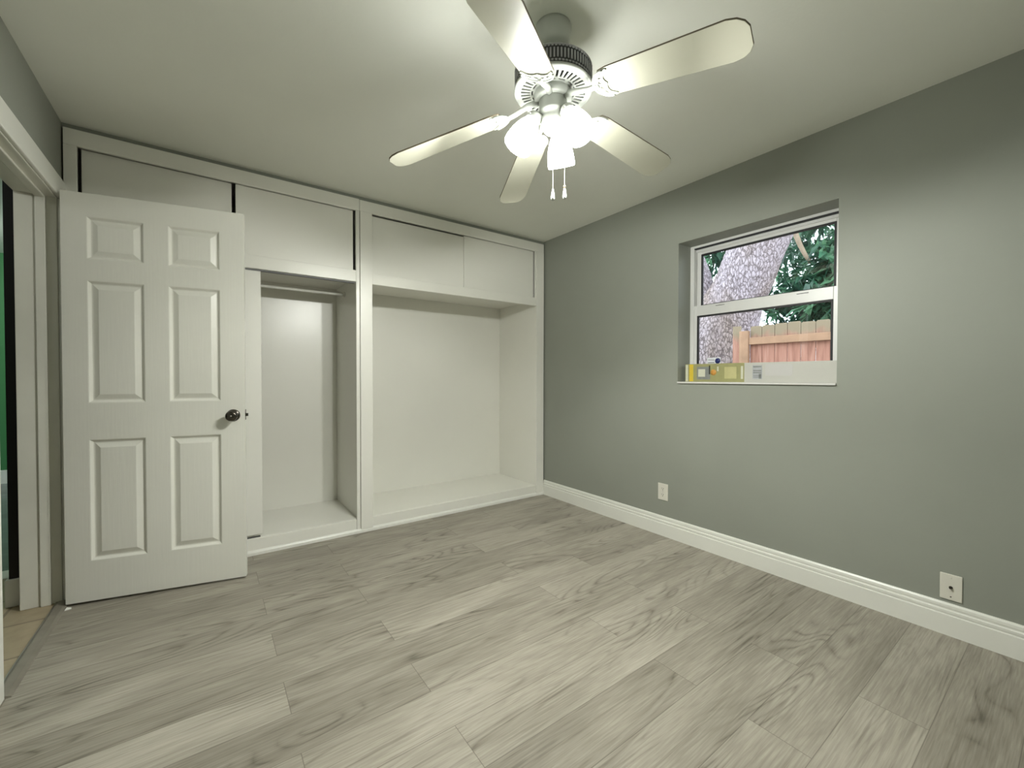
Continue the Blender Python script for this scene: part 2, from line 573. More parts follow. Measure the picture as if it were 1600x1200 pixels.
BB = [(0.0, 0.0), (0.016, 0.0), (0.016, 0.088), (0.0125, 0.091), (0.0125, 0.095), (0.0145, 0.098), (0.0145, 0.108),
      (0.0095, 0.112), (0.0095, 0.117), (0.0115, 0.120), (0.0105, 0.132), (0.006, 0.139), (0.0, 0.139)]
tag(profile_run(BB, YF, -0.001, XR).build('baseboard_right', M_trim),
    'white stepped baseboard along the window wall', 'baseboard', 'structure')

# ------------------------------------------------------------------ doorway: jambs, stops, casing
fr = thing('trim_1', 'white door frame and casing around the open doorway', 'door frame', (XL, DY1, 0), kind='structure')


def fr_part(mb, name, mat, bevel=0.003):
    o = mb.build(name, mat, fr, bevel=bevel)
    o.matrix_parent_inverse = Matrix.Translation((-XL, -DY1, 0))
    return o


m = MB()
m.box(XL - 0.143, XL, DY1, DY1 + 0.0195, 0.0, 2.02).box(XL - 0.143, XL, DY0 - 0.0195, DY0, 0.0, 2.02).box(XL - 0.143, XL, DY0, DY1, 2.0, 2.0195)
fr_part(m, 'jamb', M_frame)
m = MB()
m.box(XL - 0.073, XL - 0.037, DY1 - 0.011, DY1, 0.0, 2.0).box(XL - 0.073, XL - 0.037, DY0, DY0 + 0.011, 0.0, 2.0)
m.box(XL - 0.073, XL - 0.037, DY0 + 0.011, DY1 - 0.011, 1.989, 2.0)
fr_part(m, 'door_stop', M_frame)
m = MB()
m.box(XL, XL + 0.015, DY1 + 0.004, -0.002, 0, 2.003).box(XL, XL + 0.015, DY0 - 0.10, DY0 - 0.004, 0, 2.003)
m.box(XL, XL + 0.017, DY0 - 0.11, -0.001, 2.003, 2.105)
fr_part(m, 'casing', M_trim, 0.005)
m = MB()
for z in (0.25, 1.02, 1.80):
    m.box(XL - 0.036, XL - 0.004, DY1 - 0.0015, DY1, z - 0.045, z + 0.045)
fr_part(m, 'hinge_leaf', M_frame, 0)

th = MB()
th.prism([(-0.020, 0.0), (0.030, 0.0), (0.028, 0.004), (0.016, 0.008), (-0.010, 0.009), (-0.018, 0.006)], DY0, DY1,
         mx=Matrix(((1, 0, 0, XL), (0, 0, 1, 0), (0, 1, 0, 0), (0, 0, 0, 1))))
t_o = tag(th.build('trim_2', M_thresh), 'grey threshold strip between tile and laminate floors', 'threshold', 'structure')
MB().prism([(-0.0225, 0.0), (-0.020, 0.0), (-0.018, 0.0075), (-0.0225, 0.0075)], DY0, DY1,
           mx=Matrix(((1, 0, 0, XL), (0, 0, 1, 0), (0, 1, 0, 0), (0, 0, 0, 1)))).build('metal_edge', M_steel, t_o)


# ------------------------------------------------------------------ six panel door, open against the closet
def door_mesh(Wd, z0, z1, T):
    us = [0, 0.095, 0.317, 0.416, 0.641, Wd]
    zs = [z0, 0.210, 0.812, 0.993, 1.595, 1.700, 1.908, z1]
    mb = MB()
    for side in (0, 1):
        yb = 0.0 if side == 0 else T
        sg = 1 if side == 0 else -1
        for i in range(5):
            for j in range(7):
                a, b_, c, d = us[i], us[i + 1], zs[j], zs[j + 1]
                if i in (1, 3) and j in (1, 3, 5):
                    rings = [(0, 0), (0.003, 0.0012), (0.012, 0.0122), (0.016, 0.0130), (0.020, 0.0120), (0.041, 0.0022), (0.043, 0.0018)]
                    for q in range(len(rings) - 1):
                        (i0, d0), (i1, d1) = rings[q], rings[q + 1]
                        o = [(a + i0, yb + sg * d0, c + i0), (b_ - i0, yb + sg * d0, c + i0), (b_ - i0, yb + sg * d0, d - i0), (a + i0, yb + sg * d0, d - i0)]
                        n = [(a + i1, yb + sg * d1, c + i1), (b_ - i1, yb + sg * d1, c + i1), (b_ - i1, yb + sg * d1, d - i1), (a + i1, yb + sg * d1, d - i1)]
                        mb.add(o + n, [(k, (k + 1) % 4, 4 + (k + 1) % 4, 4 + k) for k in range(4)])
                    i1, d1 = rings[-1]
                    mb.add([(a + i1, yb + sg * d1, c + i1), (b_ - i1, yb + sg * d1, c + i1), (b_ - i1, yb + sg * d1, d - i1), (a + i1, yb + sg * d1, d - i1)], [(0, 1, 2, 3)])
                else:
                    mb.add([(a, yb, c), (b_, yb, c), (b_, yb, d), (a, yb, d)], [(0, 1, 2, 3)])
    for i in range(5):
        for z in (z0, z1):
            mb.add([(us[i], 0, z), (us[i + 1], 0, z), (us[i + 1], T, z), (us[i], T, z)], [(0, 1, 2, 3)])
    for j in range(7):
        for u in (0, Wd):
            mb.add([(u, 0, zs[j]), (u, T, zs[j]), (u, T, zs[j + 1]), (u, 0, zs[j + 1])], [(0, 1, 2, 3)])
    return mb


def weld(o):
    bm = bmesh.new(); bm.from_mesh(o.data)
    bmesh.ops.remove_doubles(bm, verts=bm.verts, dist=1e-5)
    bmesh.ops.recalc_face_normals(bm, faces=bm.faces)
    bm.to_mesh(o.data); bm.free()
    return o


DA = math.atan2(-0.327 + 0.164, -2.452 + 3.186)
door = thing('door_1', 'white six panel door standing open in front of the left closet', 'door', (-3.186, -0.164, 0), DA, 'structure')
weld(door_mesh(0.752, 0.012, 2.020, 0.035).build('door_leaf', M_door, door))
RX = Matrix.Rotation(PI / 2, 4, 'X')      # local z -> -y (towards the room)
for side in (0, 1):
    mx = Matrix.Translation((0.697, 0.0 if side == 0 else 0.035, 0.912)) @ (RX if side == 0 else Matrix.Rotation(-PI / 2, 4, 'X'))
    k = MB().lathe([(0.0, 0.0), (0.033, 0.0), (0.033, 0.003), (0.029, 0.008), (0.014, 0.011), (0.0125, 0.028), (0.018, 0.034), (0.0265, 0.042),
                    (0.0285, 0.050), (0.0270, 0.058), (0.020, 0.063), (0.008, 0.0645), (0.0, 0.0645)], 36, mx=mx)
    kn = k.build('door_knob', M_bronze, door)
    kn['label'] = 'round dark metal door knob'
    if side == 0:
        MB().lathe([(0.0, 0.0645), (0.0045, 0.0645), (0.0045, 0.0665), (0.0, 0.067)], 16, mx=mx).build('lock_button', M_steel, kn)
lp = MB().box(0.752, 0.7532, 0.005, 0.030, 0.885, 0.942).build('latch_plate', M_bronze, door)
MB().prism([(0.7532, 0.011), (0.765, 0.014), (0.765, 0.018), (0.7532, 0.024)], 0.905, 0.921).build('latch_bolt', M_bronze, lp)
for z in (0.25, 1.02, 1.80):
    MB().lathe([(0.006, z - 0.045), (0.006, z + 0.045)], 12, mx=Matrix.Translation((-0.006, 0.041, 0))).build('hinge', M_frame, door)

# ------------------------------------------------------------------ closets
FT = 0.020          # face frame thickness


def closet_parts(root, x0, x1, carc, frame, frame_name='face_frame'):
    carc.build('carcass', M_closet, root, bevel=0.0015, bseg=1)
    frame.build(frame_name, M_closet, root, bevel=0.003)


left = thing('closet_unit', 'cream built-in closet with hanging rod, half hidden behind the open door', 'closet', (-3.205, 0, 0), group='built-in closets')
carc = MB()
carc.box(-3.208, -3.192, FT, CD + 0.02, 0.0, 2.385)            # left side
carc.box(-1.746, -1.7345, FT, CD + 0.02, 0.0, 2.385)           # divider side
carc.box(-3.192, -1.746, CD, CD + 0.02, 0.0, 2.385)            # back
carc.box(-3.192, -1.746, 0.028, CD, 0.080, 0.100)              # raised bottom
carc.box(-3.192, -1.746, FT, CD, 1.850, 1.868)                 # shelf over the bay
carc.box(-3.192, -1.746, FT, CD, 2.368, 2.385)                 # top
fm = MB()
fm.box(-3.205, -3.155, 0, FT, 0.030, 2.310)
fm.box(-1.758, -1.7325, 0, FT, 0.030, 2.310)
fm.box(-3.205, -1.7325, 0, FT, 2.310, 2.394)
fm.box(-3.155, -1.758, 0, FT, 1.803, 1.885)
fm.box(-3.155, -1.758, 0.006, FT + 0.006, 0.0, 0.100)
closet_parts(left, 0, 0, carc, fm)


def slider(root, x0, x1, z0, z1, y0, T=0.012):
    return bx(x0, x1, y0, y0 + T, z0, z1).build('sliding_door', M_closet, root, bevel=0.0015, bseg=1)


slider(left, -3.147, -2.490, 1.880, 2.318, 0.050)
slider(left, -2.471, -1.772, 1.886, 2.309, 0.022, 0.020)
slider(left, -3.10, -2.340, 0.118, 1.796, 0.032, 0.016)
track = MB()
track.box(-3.155, -1.758, 0.021, 0.045, 2.319, 2.331).box(-3.155, -1.758, 0.021, 0.075, 1.869, 1.878)
track.build('door_track', M_closet, left)
track = MB()
track.box(-3.155, -1.758, 0.024, 0.028, 1.798, 1.849).box(-3.155, -1.758, 0.052, 0.056, 1.798, 1.849)
track.build('door_track', M_dust, left)
bx(-3.12, -2.352, 0.030, 0.050, 0.1002, 0.104).build('door_track', M_dark, left)
rod = MB().tube([(-3.19, 0.353, 1.768), (-1.748, 0.353, 1.768)], 0.0125, 20).build('hanging_rod', M_closet, left)
for sx in (-3.191, -1.7475):
    MB().tube([(sx - 0.0, 0.353, 1.768), (sx + (0.010 if sx < -2 else -0.010), 0.353, 1.768)], 0.021, 20).build('rod_socket', M_closet, rod)

right = thing('closet_unit', 'cream built-in closet with the wide empty bay beside the window wall', 'closet', (-1.73, 0, 0), group='built-in closets')
carc = MB()
carc.box(-1.7335, -1.660, FT, CD + 0.02, 0.0, 2.385)
carc.box(-0.100, -0.013, FT, CD + 0.02, 0.0, 2.385)
carc.box(-1.660, -0.100, CD, CD + 0.02, 0.0, 2.385)
carc.box(-1.660, -0.100, 0.028, CD, 0.080, 0.098)
carc.box(-1.660, -0.100, FT, CD, 1.850, 1.868)
carc.box(-1.660, -0.100, FT, CD, 2.368, 2.385)
fm = MB()
fm.box(-1.7295, -1.643, -0.003, FT, 0.018, 2.310)
fm.box(-0.100, -0.012, -0.001, FT, 0.020, 2.310)
fm.box(-0.117, -0.100, 0.004, FT, 1.803, 2.310)
fm.box(-1.7315, -0.012, 0, FT, 2.310, 2.391)
fm.box(-1.643, -0.100, 0, FT, 1.799, 1.876)
fm.box(-1.643, -0.100, 0.006, FT + 0.006, 0.0, 0.098)
closet_parts(right, 0, 0, carc, fm)
slider(right, -1.636, -0.840, 1.872, 2.305, 0.034)
slider(right, -0.870, -0.126, 1.877, 2.309, 0.0205)
track = MB()
track.box(-1.643, -0.117, 0.021, 0.060, 2.319, 2.331).box(-1.643, -0.117, 0.047, 0.060, 1.869, 1.876)
track.build('door_track', M_closet, right)
for sx, sy in ((-1.56, 0.10), (-0.24, 0.20)):
    MB().lathe([(0.0, 1.8495), (0.006, 1.8495), (0.004, 1.846), (0.0, 1.845)], 12, mx=Matrix.Translation((sx, sy, 0))).build('screw', M_bronze, right)

sh = MB()
q = [(0.0, 0.0), (-0.014, 0.0), (-0.014, 0.008), (-0.012, 0.016), (-0.008, 0.023), (-0.002, 0.028), (0.004, 0.030), (0.0055, 0.030), (0.0055, 0.0)]
q = [(0.0055, 0.0), (-0.006, 0.0), (-0.006, 0.008), (-0.0055, 0.017), (-0.0045, 0.018), (0.0, 0.026), (0.004, 0.030), (0.0055, 0.030)]
n = len(q)
vs = [(-3.19, y, z) for y, z in q] + [(-0.017, y, z) for y, z in q]
sh.add(vs, [(i, (i + 1) % n, n + (i + 1) % n, n + i) for i in range(n)] + [tuple(range(n)), tuple(range(2 * n - 1, n - 1, -1))])
tag(sh.build('trim_3', M_trim), 'thin white shoe moulding along the foot of both closets', 'moulding', 'structure')

# ------------------------------------------------------------------ ceiling fan
FX, FY = -1.567, -1.888
fan = thing('ceiling_fan', 'white five blade ceiling fan with three lit glass lamp shades', 'ceiling fan', (FX, FY, H))
VD = Vector((0.659, 0.752, 0)).normalized()
LAT = Vector((VD.y, -VD.x, 0))


def fpart(mb, name, mats, parent=None, bevel=0.0):
    """Parts are modelled in metres about the fan axis, z measured from the ceiling."""
    return mb.build(name, mats, parent or fan, bevel=bevel)


Zf = lambda z: z - H
fpart(MB().lathe([(0.0, 0.0), (0.066, 0.0), (0.067, -0.008), (0.064, -0.022), (0.0615, -0.048), (0.058, -0.064), (0.048, -0.074), (0.026, -0.078), (0.0, -0.078)], 48), 'canopy', M_fan)
fpart(MB().lathe([(0.022, -0.074), (0.022, -0.150)], 24), 'downrod', M_fan)
mh = fpart(MB().lathe([(0.0, Zf(2.283)), (0.035, Zf(2.282)), (0.085, Zf(2.276)), (0.118, Zf(2.270)), (0.134, Zf(2.263)), (0.1395, Zf(2.256)),
                       (0.1395, Zf(2.194)), (0.1445, Zf(2.190)), (0.145, Zf(2.184)), (0.142, Zf(2.180)), (0.135, Zf(2.180))], 64, caps=False), 'motor_housing', M_fan)
vb = MB()
vb.lathe([(0.1402, Zf(2.254)), (0.1402, Zf(2.196))], 64, mat=1, caps=False)
NB = 72
for k in range(NB):
    a = 2 * PI * k / NB
    mx = Matrix.Rotation(a, 4, 'Z')
    vb.box(0.1395, 0.1432, -0.0026, 0.0026, Zf(2.209), Zf(2.241), 0, mx)
    for z in (2.200, 2.250):
        vb.box(0.1395, 0.1432, -0.0040, 0.0040, Zf(z) - 0.0026, Zf(z) + 0.0026, 0, Matrix.Rotation(a + PI / NB, 4, 'Z'))
vb.lathe([(0.1395, Zf(2.256)), (0.1438, Zf(2.255)), (0.1438, Zf(2.252)), (0.1395, Zf(2.252))], 64, caps=False)
fpart(vb, 'vent_band', [M_dust, M_dark], mh)
# slotted underside
bp_ = MB()
rads = [0.062, 0.076, 0.081, 0.087, 0.120, 0.136]
NS = 40
for r in range(len(rads) - 1):
    for k in range(NS):
        for h in range(2):
            if r == 3 and h == 0:
                continue
            if r == 1 and (k % 3 != 2):
                continue
            a0, a1 = 2 * PI * (k + 0.5 * h) / NS, 2 * PI * (k + 0.5 * h + 0.5) / NS
            z = Zf(2.180)
            vs = [(rads[r + (i in (1, 2))] * math.cos(a), rads[r + (i in (1, 2))] * math.sin(a), z) for i, a in ((0, a0), (1, a0), (2, a1), (3, a1))]
            vs2 = [(x, y, zz + 0.004) for x, y, zz in vs]
            bp_.add(vs + vs2, [(0, 1, 2, 3), (7, 6, 5, 4), (0, 3, 7, 4), (1, 2, 6, 5), (0, 1, 5, 4), (3, 2, 6, 7)])
bo = fpart(bp_, 'vent_plate', M_fan, mh)
weld(bo)
fpart(MB().lathe([(0.0, Zf(2.192)), (0.137, Zf(2.192)), (0.137, Zf(2.193)), (0.0, Zf(2.193))], 48), 'slot_backing', M_dark, mh)  # thin dark disc standing in for the shade inside the vent slots
fpart(MB().lathe([(0.03, Zf(2.186)), (0.066, Zf(2.184)), (0.070, Zf(2.172)), (0.070, Zf(2.154)), (0.064, Zf(2.150)), (0.03, Zf(2.150))], 48), 'flywheel', M_fan)

# blades: root and tip of each (metres from the fan axis), as they sag
blades = [((0.0445, -0.1703, 2.131), (0.158, -0.6165, 2.060)),
          ((0.1766, -0.0048, 2.136), (0.637, -0.0163, 2.080)),
          ((0.0656, 0.163, 2.125), (0.2344, 0.591, 2.039)),
          ((-0.116, 0.130, 2.113), (-0.4236, 0.4724, 1.993)),
          ((-0.143, -0.1005, 2.116), (-0.5204, -0.3636, 2.007))]
hub_z = 2.158


def iron_plate():
    """Ornate scalloped bracket: outline with two horns and an inner cusp, pierced by openings."""
    out = []
    for i in range(25):                                   # round side towards the hub
        a = PI / 2 + PI * i / 24
        out.append((0.052 + 0.050 * math.cos(a) * 1.10, 0.054 * math.sin(a)))
    inner = [(0.060, -0.0555), (0.066, -0.050), (0.056, -0.043), (0.045, -0.034), (0.040, -0.022), (0.042, -0.010), (0.048, 0.0),
             (0.042, 0.010), (0.040, 0.022), (0.045, 0.034), (0.056, 0.043), (0.066, 0.050), (0.060, 0.0555)]
    out += inner
    holes = []
    for s in (-1, 1):
        holes.append([(0.014, s * 0.010), (0.022, s * 0.004), (0.030, s * 0.006), (0.031, s * 0.016), (0.024, s * 0.020)])
        holes.append([(0.022, s * 0.026), (0.032, s * 0.024), (0.036, s * 0.031), (0.040, s * 0.041), (0.032, s * 0.040)])
    return out, holes


def plate_mesh(mx, z0, z1):
    out, holes = iron_plate()
    bm = bmesh.new()
    edges = []
    for loop in [out] + holes:
        vs = [bm.verts.new((x, y, z0)) for x, y in loop]
        for i in range(len(vs)):
            edges.append(bm.edges.new((vs[i], vs[(i + 1) % len(vs)])))
    bmesh.ops.triangle_fill(bm, use_beauty=True, use_dissolve=False, edges=edges)
    ext = bmesh.ops.extrude_face_region(bm, geom=list(bm.faces))
    bmesh.ops.translate(bm, vec=(0, 0, z1 - z0), verts=[g for g in ext['geom'] if isinstance(g, bmesh.types.BMVert)])
    bm.verts.ensure_lookup_table()
    mb = MB()
    mb.add([v.co.copy() for v in bm.verts], [[v.index for v in f.verts] for f in bm.faces], 0, False, mx)
    bm.free()
    # raised rim along the round side
    mb.tube([mx @ Vector((x, y, z0 - 0.001)) for x, y in out[:25]], 0.0032, 8)
    return mb


for rp, tp in blades:
    A = Vector((rp[0], rp[1], Zf(rp[2]))); B = Vector((tp[0], tp[1], Zf(tp[2])))
    ax = (B - A).normalized()
    sd = Vector((0, 0, 1)).cross(ax).normalized()
    nn = ax.cross(sd)
    bt = math.radians(-12)
    e = sd * math.cos(bt) + nn * math.sin(bt)
    nb = ax.cross(e)
    L = (B - A).length + 0.018
    mx = Matrix((ax, e, nb)).transposed().to_4x4(); mx.translation = A
    half = []
    for s, hw in ((0.020, 0.022), (0.022, 0.040), (0.030, 0.052), (0.06, 0.0585), (0.18, 0.0625), (0.32, 0.067), (L - 0.055, 0.0705), (L - 0.028, 0.064), (L - 0.010, 0.050), (L, 0.030)):
        half.append((s, hw))
    outline = [(s, -hw) for s, hw in half] + [(s, hw) for s, hw in reversed(half)]
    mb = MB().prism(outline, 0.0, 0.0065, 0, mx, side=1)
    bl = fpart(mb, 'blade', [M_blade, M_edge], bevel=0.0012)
    bl['label'] = 'cream white fan blade with brown edge'
    pm = plate_mesh(mx, -0.0045, -0.0005)
    hub = Vector((ax.x, ax.y, 0)).normalized() * 0.055 + Vector((0, 0, Zf(hub_z) - 0.004))
    hub2 = Vector((ax.x, ax.y, 0)).normalized() * 0.095 + Vector((0, 0, Zf(hub_z) - 0.012))
    J = mx @ Vector((0.004, 0, -0.004))
    pm.tube([hub, hub2, hub2.lerp(J, 0.6) + Vector((0, 0, -0.003)), J, mx @ Vector((0.016, 0, -0.0035))], [0.012, 0.0105, 0.009, 0.009, 0.007], 12)
    for s, t in ((0.022, 0.0), (0.036, 0.040), (0.036, -0.040)):
        pm.lathe([(0.0, -0.0065), (0.003, -0.0062), (0.004, -0.0045), (0.0, -0.0045)], 10, mx=mx @ Matrix.Translation((s, t, 0)))
    fpart(pm, 'blade_iron', M_fan, bl)

sw = fpart(MB().lathe([(0.0, Zf(2.165)), (0.040, Zf(2.162)), (0.0505, Zf(2.152)), (0.0525, Zf(2.140)), (0.0525, Zf(2.112)), (0.0545, Zf(2.108)), (0.0545, Zf(2.103)),
                       (0.047, Zf(2.099)), (0.041, Zf(2.092)), (0.043, Zf(2.085)), (0.044, Zf(2.068)), (0.040, Zf(2.050)), (0.030, Zf(2.036)), (0.014, Zf(2.028)), (0.008, Zf(2.022)), (0.0, Zf(2.020))], 48),
           'switch_housing', M_fan)
for phi in (15, 135, 255):
    a = math.radians(phi)
    d = VD * math.cos(a) + LAT * math.sin(a)
    tilt = math.radians(30)
    axd = (d * math.sin(tilt) - Vector((0, 0, 1)) * math.cos(tilt)).normalized()
    neck = d * 0.072 + Vector((0, 0, Zf(2.082)))
    arm = MB()
    arm.tube([d * 0.036 + Vector((0, 0, Zf(2.078))), d * 0.052 + Vector((0, 0, Zf(2.090))), neck - axd * 0.012], [0.010, 0.009, 0.009], 14)
    zax = -axd
    xax = Vector((0, 0, 1)).cross(zax).normalized()
    yax = zax.cross(xax)
    mx = Matrix((xax, yax, zax)).transposed().to_4x4(); mx.translation = neck
    arm.lathe([(0.0, 0.022), (0.012, 0.021), (0.020, 0.014), (0.026, 0.004), (0.028, -0.010), (0.0275, -0.014), (0.0, -0.014)], 32, mx=mx)
    for k in range(3):
        aa = 2 * PI * k / 3 + 0.4
        arm.tube([mx @ Vector((0.026 * math.cos(aa), 0.026 * math.sin(aa), -0.008)), mx @ Vector((0.033 * math.cos(aa), 0.033 * math.sin(aa), -0.008))], 0.0022, 8)
    ao = fpart(arm, 'lamp_arm', M_fan)
    shd = MB()
    prof = [(0.0245, 0.0), (0.0255, -0.012), (0.030, -0.022), (0.0385, -0.040), (0.0455, -0.060), (0.0505, -0.082), (0.0530, -0.104), (0.0535, -0.120), (0.0520, -0.128)]
    ins = [(r - 0.003, z) for r, z in reversed(prof)]
    shd.lathe(prof + ins, 40, caps=False)
    so = fpart(shd, 'lamp_shade', M_shade, ao)
    so.matrix_local = mx @ Matrix.Identity(4)
    bu = MB().lathe([(0.010, -0.014), (0.012, -0.034), (0.019, -0.052), (0.0235, -0.068), (0.0215, -0.084), (0.012, -0.094), (0.0, -0.097)], 24)
    buo = fpart(bu, 'bulb', M_shade, ao)
    buo.matrix_local = mx @ Matrix.Identity(4)
    ld = bpy.data.lights.new('bulb_light', 'SPOT')
    ld.spot_size = math.radians(172); ld.spot_blend = 0.25
    ld.energy = BULB_WATTS
    ld.color = LAMP_COLOR
    ld.shadow_soft_size = 0.03
    lo = bpy.data.objects.new('bulb_light', ld)
    COL.objects.link(lo)
    lo.parent = fan
    lo.matrix_local = Matrix.Translation(mx @ Vector((0, 0, -0.132))) @ Vector((d.x * 0.42, d.y * 0.42, -1)).to_track_quat('-Z', 'Y').to_matrix().to_4x4()

for lat, dep, ztop, zf1, brass in ((0.0, -0.036, 2.055, 1.811, False), (0.043, -0.018, 2.065, 1.822, True)):
    q = LAT * lat + VD * dep
    ch = MB()
    zz = ztop
    ch.tube([(q.x, q.y, Zf(ztop)), (q.x, q.y, Zf(zf1))], 0.0009, 6)
    while zz > zf1:
        ch.lathe([(0.0, 0.0014), (0.0013, 0.0007), (0.0013, -0.0007), (0.0, -0.0014)], 6, mx=Matrix.Translation((q.x, q.y, Zf(zz))))
        zz -= 0.005
    if lat == 0.0:
        ch.tube([(q.x, q.y, Zf(ztop) + 0.002), (q.x - VD.x * dep * 0.0, q.y, Zf(ztop) - 0.008)], 0.004, 10)
    co = fpart(ch, 'pull_chain', M_steel)
    fob = MB().lathe([(0.0, 0.0), (0.0025, -0.001), (0.0045, -0.012), (0.0068, -0.026), (0.0074, -0.034), (0.006, -0.040), (0.003, -0.043), (0.0, -0.0435)], 20,
                     mx=Matrix.Translation((q.x, q.y, Zf(zf1))))
    fpart(fob, 'chain_fob', M_fan, co)
    if brass:
        fpart(MB().lathe([(0.0, 0.006), (0.004, 0.005), (0.0045, 0.0), (0.004, -0.003), (0.0, -0.003)], 14, mx=Matrix.Translation((q.x, q.y, Zf(zf1) + 0.002))), 'chain_coupling', M_brass, co)

# ------------------------------------------------------------------ window
win = thing('window_1', 'white single hung window set deep in the grey wall', 'window', (0.14, (WY0 + WY1) / 2, WZ0), kind='structure')


def wpart(mb, name, mat, parent=None, bevel=0.0):
    o = mb.build(name, mat, parent or win, bevel=bevel)
    if parent is None:
        o.matrix_parent_inverse = Matrix.Translation((-0.14, -(WY0 + WY1) / 2, -WZ0))
    else:
        o.matrix_parent_inverse = parent.matrix_parent_inverse.inverted() @ parent.matrix_parent_inverse
    return o


f = MB()
f.box(0.145, 0.215, WY1 - 0.028, WY1, WZ0, WZ1).box(0.145, 0.215, WY0, WY0 + 0.028, WZ0, WZ1)
f.box(0.145, 0.215, WY0 + 0.028, WY1 - 0.028, WZ1 - 0.016, WZ1).box(0.145, 0.215, WY0 + 0.028, WY1 - 0.028, WZ0, WZ0 + 0.030)
f.box(0.172, 0.215, WY0 + 0.028, WY1 - 0.028, WZ1 - 0.040, WZ1 - 0.022)
wpart(f, 'window_frame', M_alu, bevel=0.002)


def sash(x0, x1, ya, yb, z0, z1, gy0, gy1, gz0, gz1, gx):
    s = MB()
    s.box(x0, x1, ya, gy0, z0, z1).box(x0, x1, gy1, yb, z0, z1).box(x0, x1, gy0, gy1, z0, gz0).box(x0, x1, gy0, gy1, gz1, z1)
    so = wpart(s, 'window_sash', M_alu, bevel=0.0025)
    g = MB()
    t = 0.011
    xa, xb = gx - 0.009, gx + 0.004
    g.box(xa, xb, gy0, gy0 + t, gz0, gz1).box(xa, xb, gy1 - t, gy1, gz0, gz1)
    g.box(xa, xb, gy0 + t, gy1 - t, gz0, gz0 + t * 0.6).box(xa, xb, gy0 + t, gy1 - t, gz1 - t, gz1)
    go = g.build('gasket', M_gasket, so)
    po = bx(gx - 0.002, gx + 0.002, gy0 + t, gy1 - t, gz0 + 0.003, gz1 - t).build('window_pane', M_glass, so)
    return so


us = sash(0.180, 0.200, WY0 + 0.030, WY1 - 0.030, 1.590, 2.003, -2.250, -1.470, 1.625, 1.983, 0.190)
ls = sash(0.152, 0.174, WY0 + 0.026, WY1 - 0.026, WZ0 + 0.030, 1.623, -2.247, -1.458, 1.150, 1.553, 0.163)
gk = MB()
gk.box(0.147, 0.171, WY0 + 0.0285, WY1 - 0.0285, WZ1 - 0.0225, WZ1 - 0.0162)
wpart(gk, 'head_gasket', M_gasket)
for y in (-1.62, -2.10):
    tb = MB()
    tb.box(0.1515, 0.153, y - 0.03, y + 0.03, 1.606, 1.609, 1).box(0.148, 0.153, y - 0.028, y + 0.028, 1.609, 1.613, 0)
    tb.build('tilt_latch', [M_alu, M_slot], ls)
tag(bx(-0.012, 0.146, WY0 + 0.001, WY1 - 0.001, WZ0 - 0.0115, WZ0).build('trim_4', M_sill, bevel=0.002),
    'thin white marble sill at the foot of the window', 'window sill', 'structure')

# long carton on the sill
cb = thing('cardboard_box', 'long narrow white carton with olive printed end lying on the window sill', 'box', (0.05, -1.437, WZ0))
BL, BH, BD = 0.862, 0.119, 0.055          # length runs towards -y


def cbox(y0, y1, z0, z1, x0, x1, name, mat, parent=None, bevel=0.0):
    return bx(x0, x1, -y1, -y0, z0, z1).build(name, mat, parent or cb, bevel=bevel)


cbox(0, BL, 0, BH, 0, BD, 'box_body', M_boxwhite, bevel=0.002)
pr = cbox(-0.0006, 0.392, 0.001, BH + 0.0006, -0.0008, BD * 0.9, 'printed_end', M_boxgreen)
pr['label'] = 'olive green printed end of the carton'
cbox(0.030, 0.058, 0.003, 0.117, -0.0016, -0.0007, 'yellow_stripe', M_boxyel, pr)
cbox(0.003, 0.020, 0.004, 0.115, -0.0016, -0.0007, 'pale_stripe', M_boxlight, pr)
fp = MB()
fp.box(-0.0016, -0.0007, -0.176, -0.084, 0.016, 0.100)
fp.build('grey_picture', M_boxgrey, pr)
cbox(0.094, 0.142, 0.034, 0.084, -0.0022, -0.0015, 'pale_rectangle', M_boxlight, pr)
cbox(0.168, 0.176, 0.050, 0.108, -0.0022, -0.0015, 'dark_bar', M_slot, pr)
mxo = Matrix.Translation((-0.0007, -0.198, 0.062)) @ Matrix.Rotation(-PI / 2, 4, 'Y')
MB().lathe([(0.0, 0.0), (0.019, 0.0), (0.019, 0.0008), (0.0, 0.0008)], 24, mx=mxo).build('orange_spot', M_boxorange, pr)
cbox(0.222, 0.232, 0.070, 0.100, -0.0016, -0.0007, 'pale_mark', M_boxlight, pr)
cbox(0.270, 0.345, 0.022, 0.096, -0.0016, -0.0007, 'pale_panel', paint('olive_tint', (0.50, 0.47, 0.23), 0.4, 0.05, 30, 0.0), pr)
cbox(0.372, 0.385, 0.020, 0.100, -0.0016, -0.0007, 'pale_column', M_boxlight, pr)
lb = MB()
lb.box(-0.0011, -0.0003, -0.494, -0.440, 0.020, 0.103, 0)
for z in (0.090, 0.066, 0.054, 0.040, 0.030):
    lb.box(-0.0016, -0.001, -0.490, -0.444, z, z + (0.008 if z > 0.05 else 0.004), 1)
lb.box(-0.0016, -0.001, -0.490, -0.476, 0.022, 0.052, 1)
lb.build('shipping_label', [paint('label_grey', (0.40, 0.41, 0.43), 0.5, 0.05, 40, 0.0), M_boxgrey], cb)['label'] = 'small grey printed label'
lab = MB()
ol = [(0.512, 0.040), (0.645, 0.040), (0.655, 0.050), (0.655, 0.098), (0.645, 0.108), (0.512, 0.108)]
lab.add([(-0.0004, -y, z) for y, z in ol] + [(-0.0010, -y, z) for y, z in ol],
        [tuple(range(6)), tuple(range(11, 5, -1))] + [(i, (i + 1) % 6, 6 + (i + 1) % 6, 6 + i) for i in range(6)])
lab.build('packing_tape', M_tape, cb)

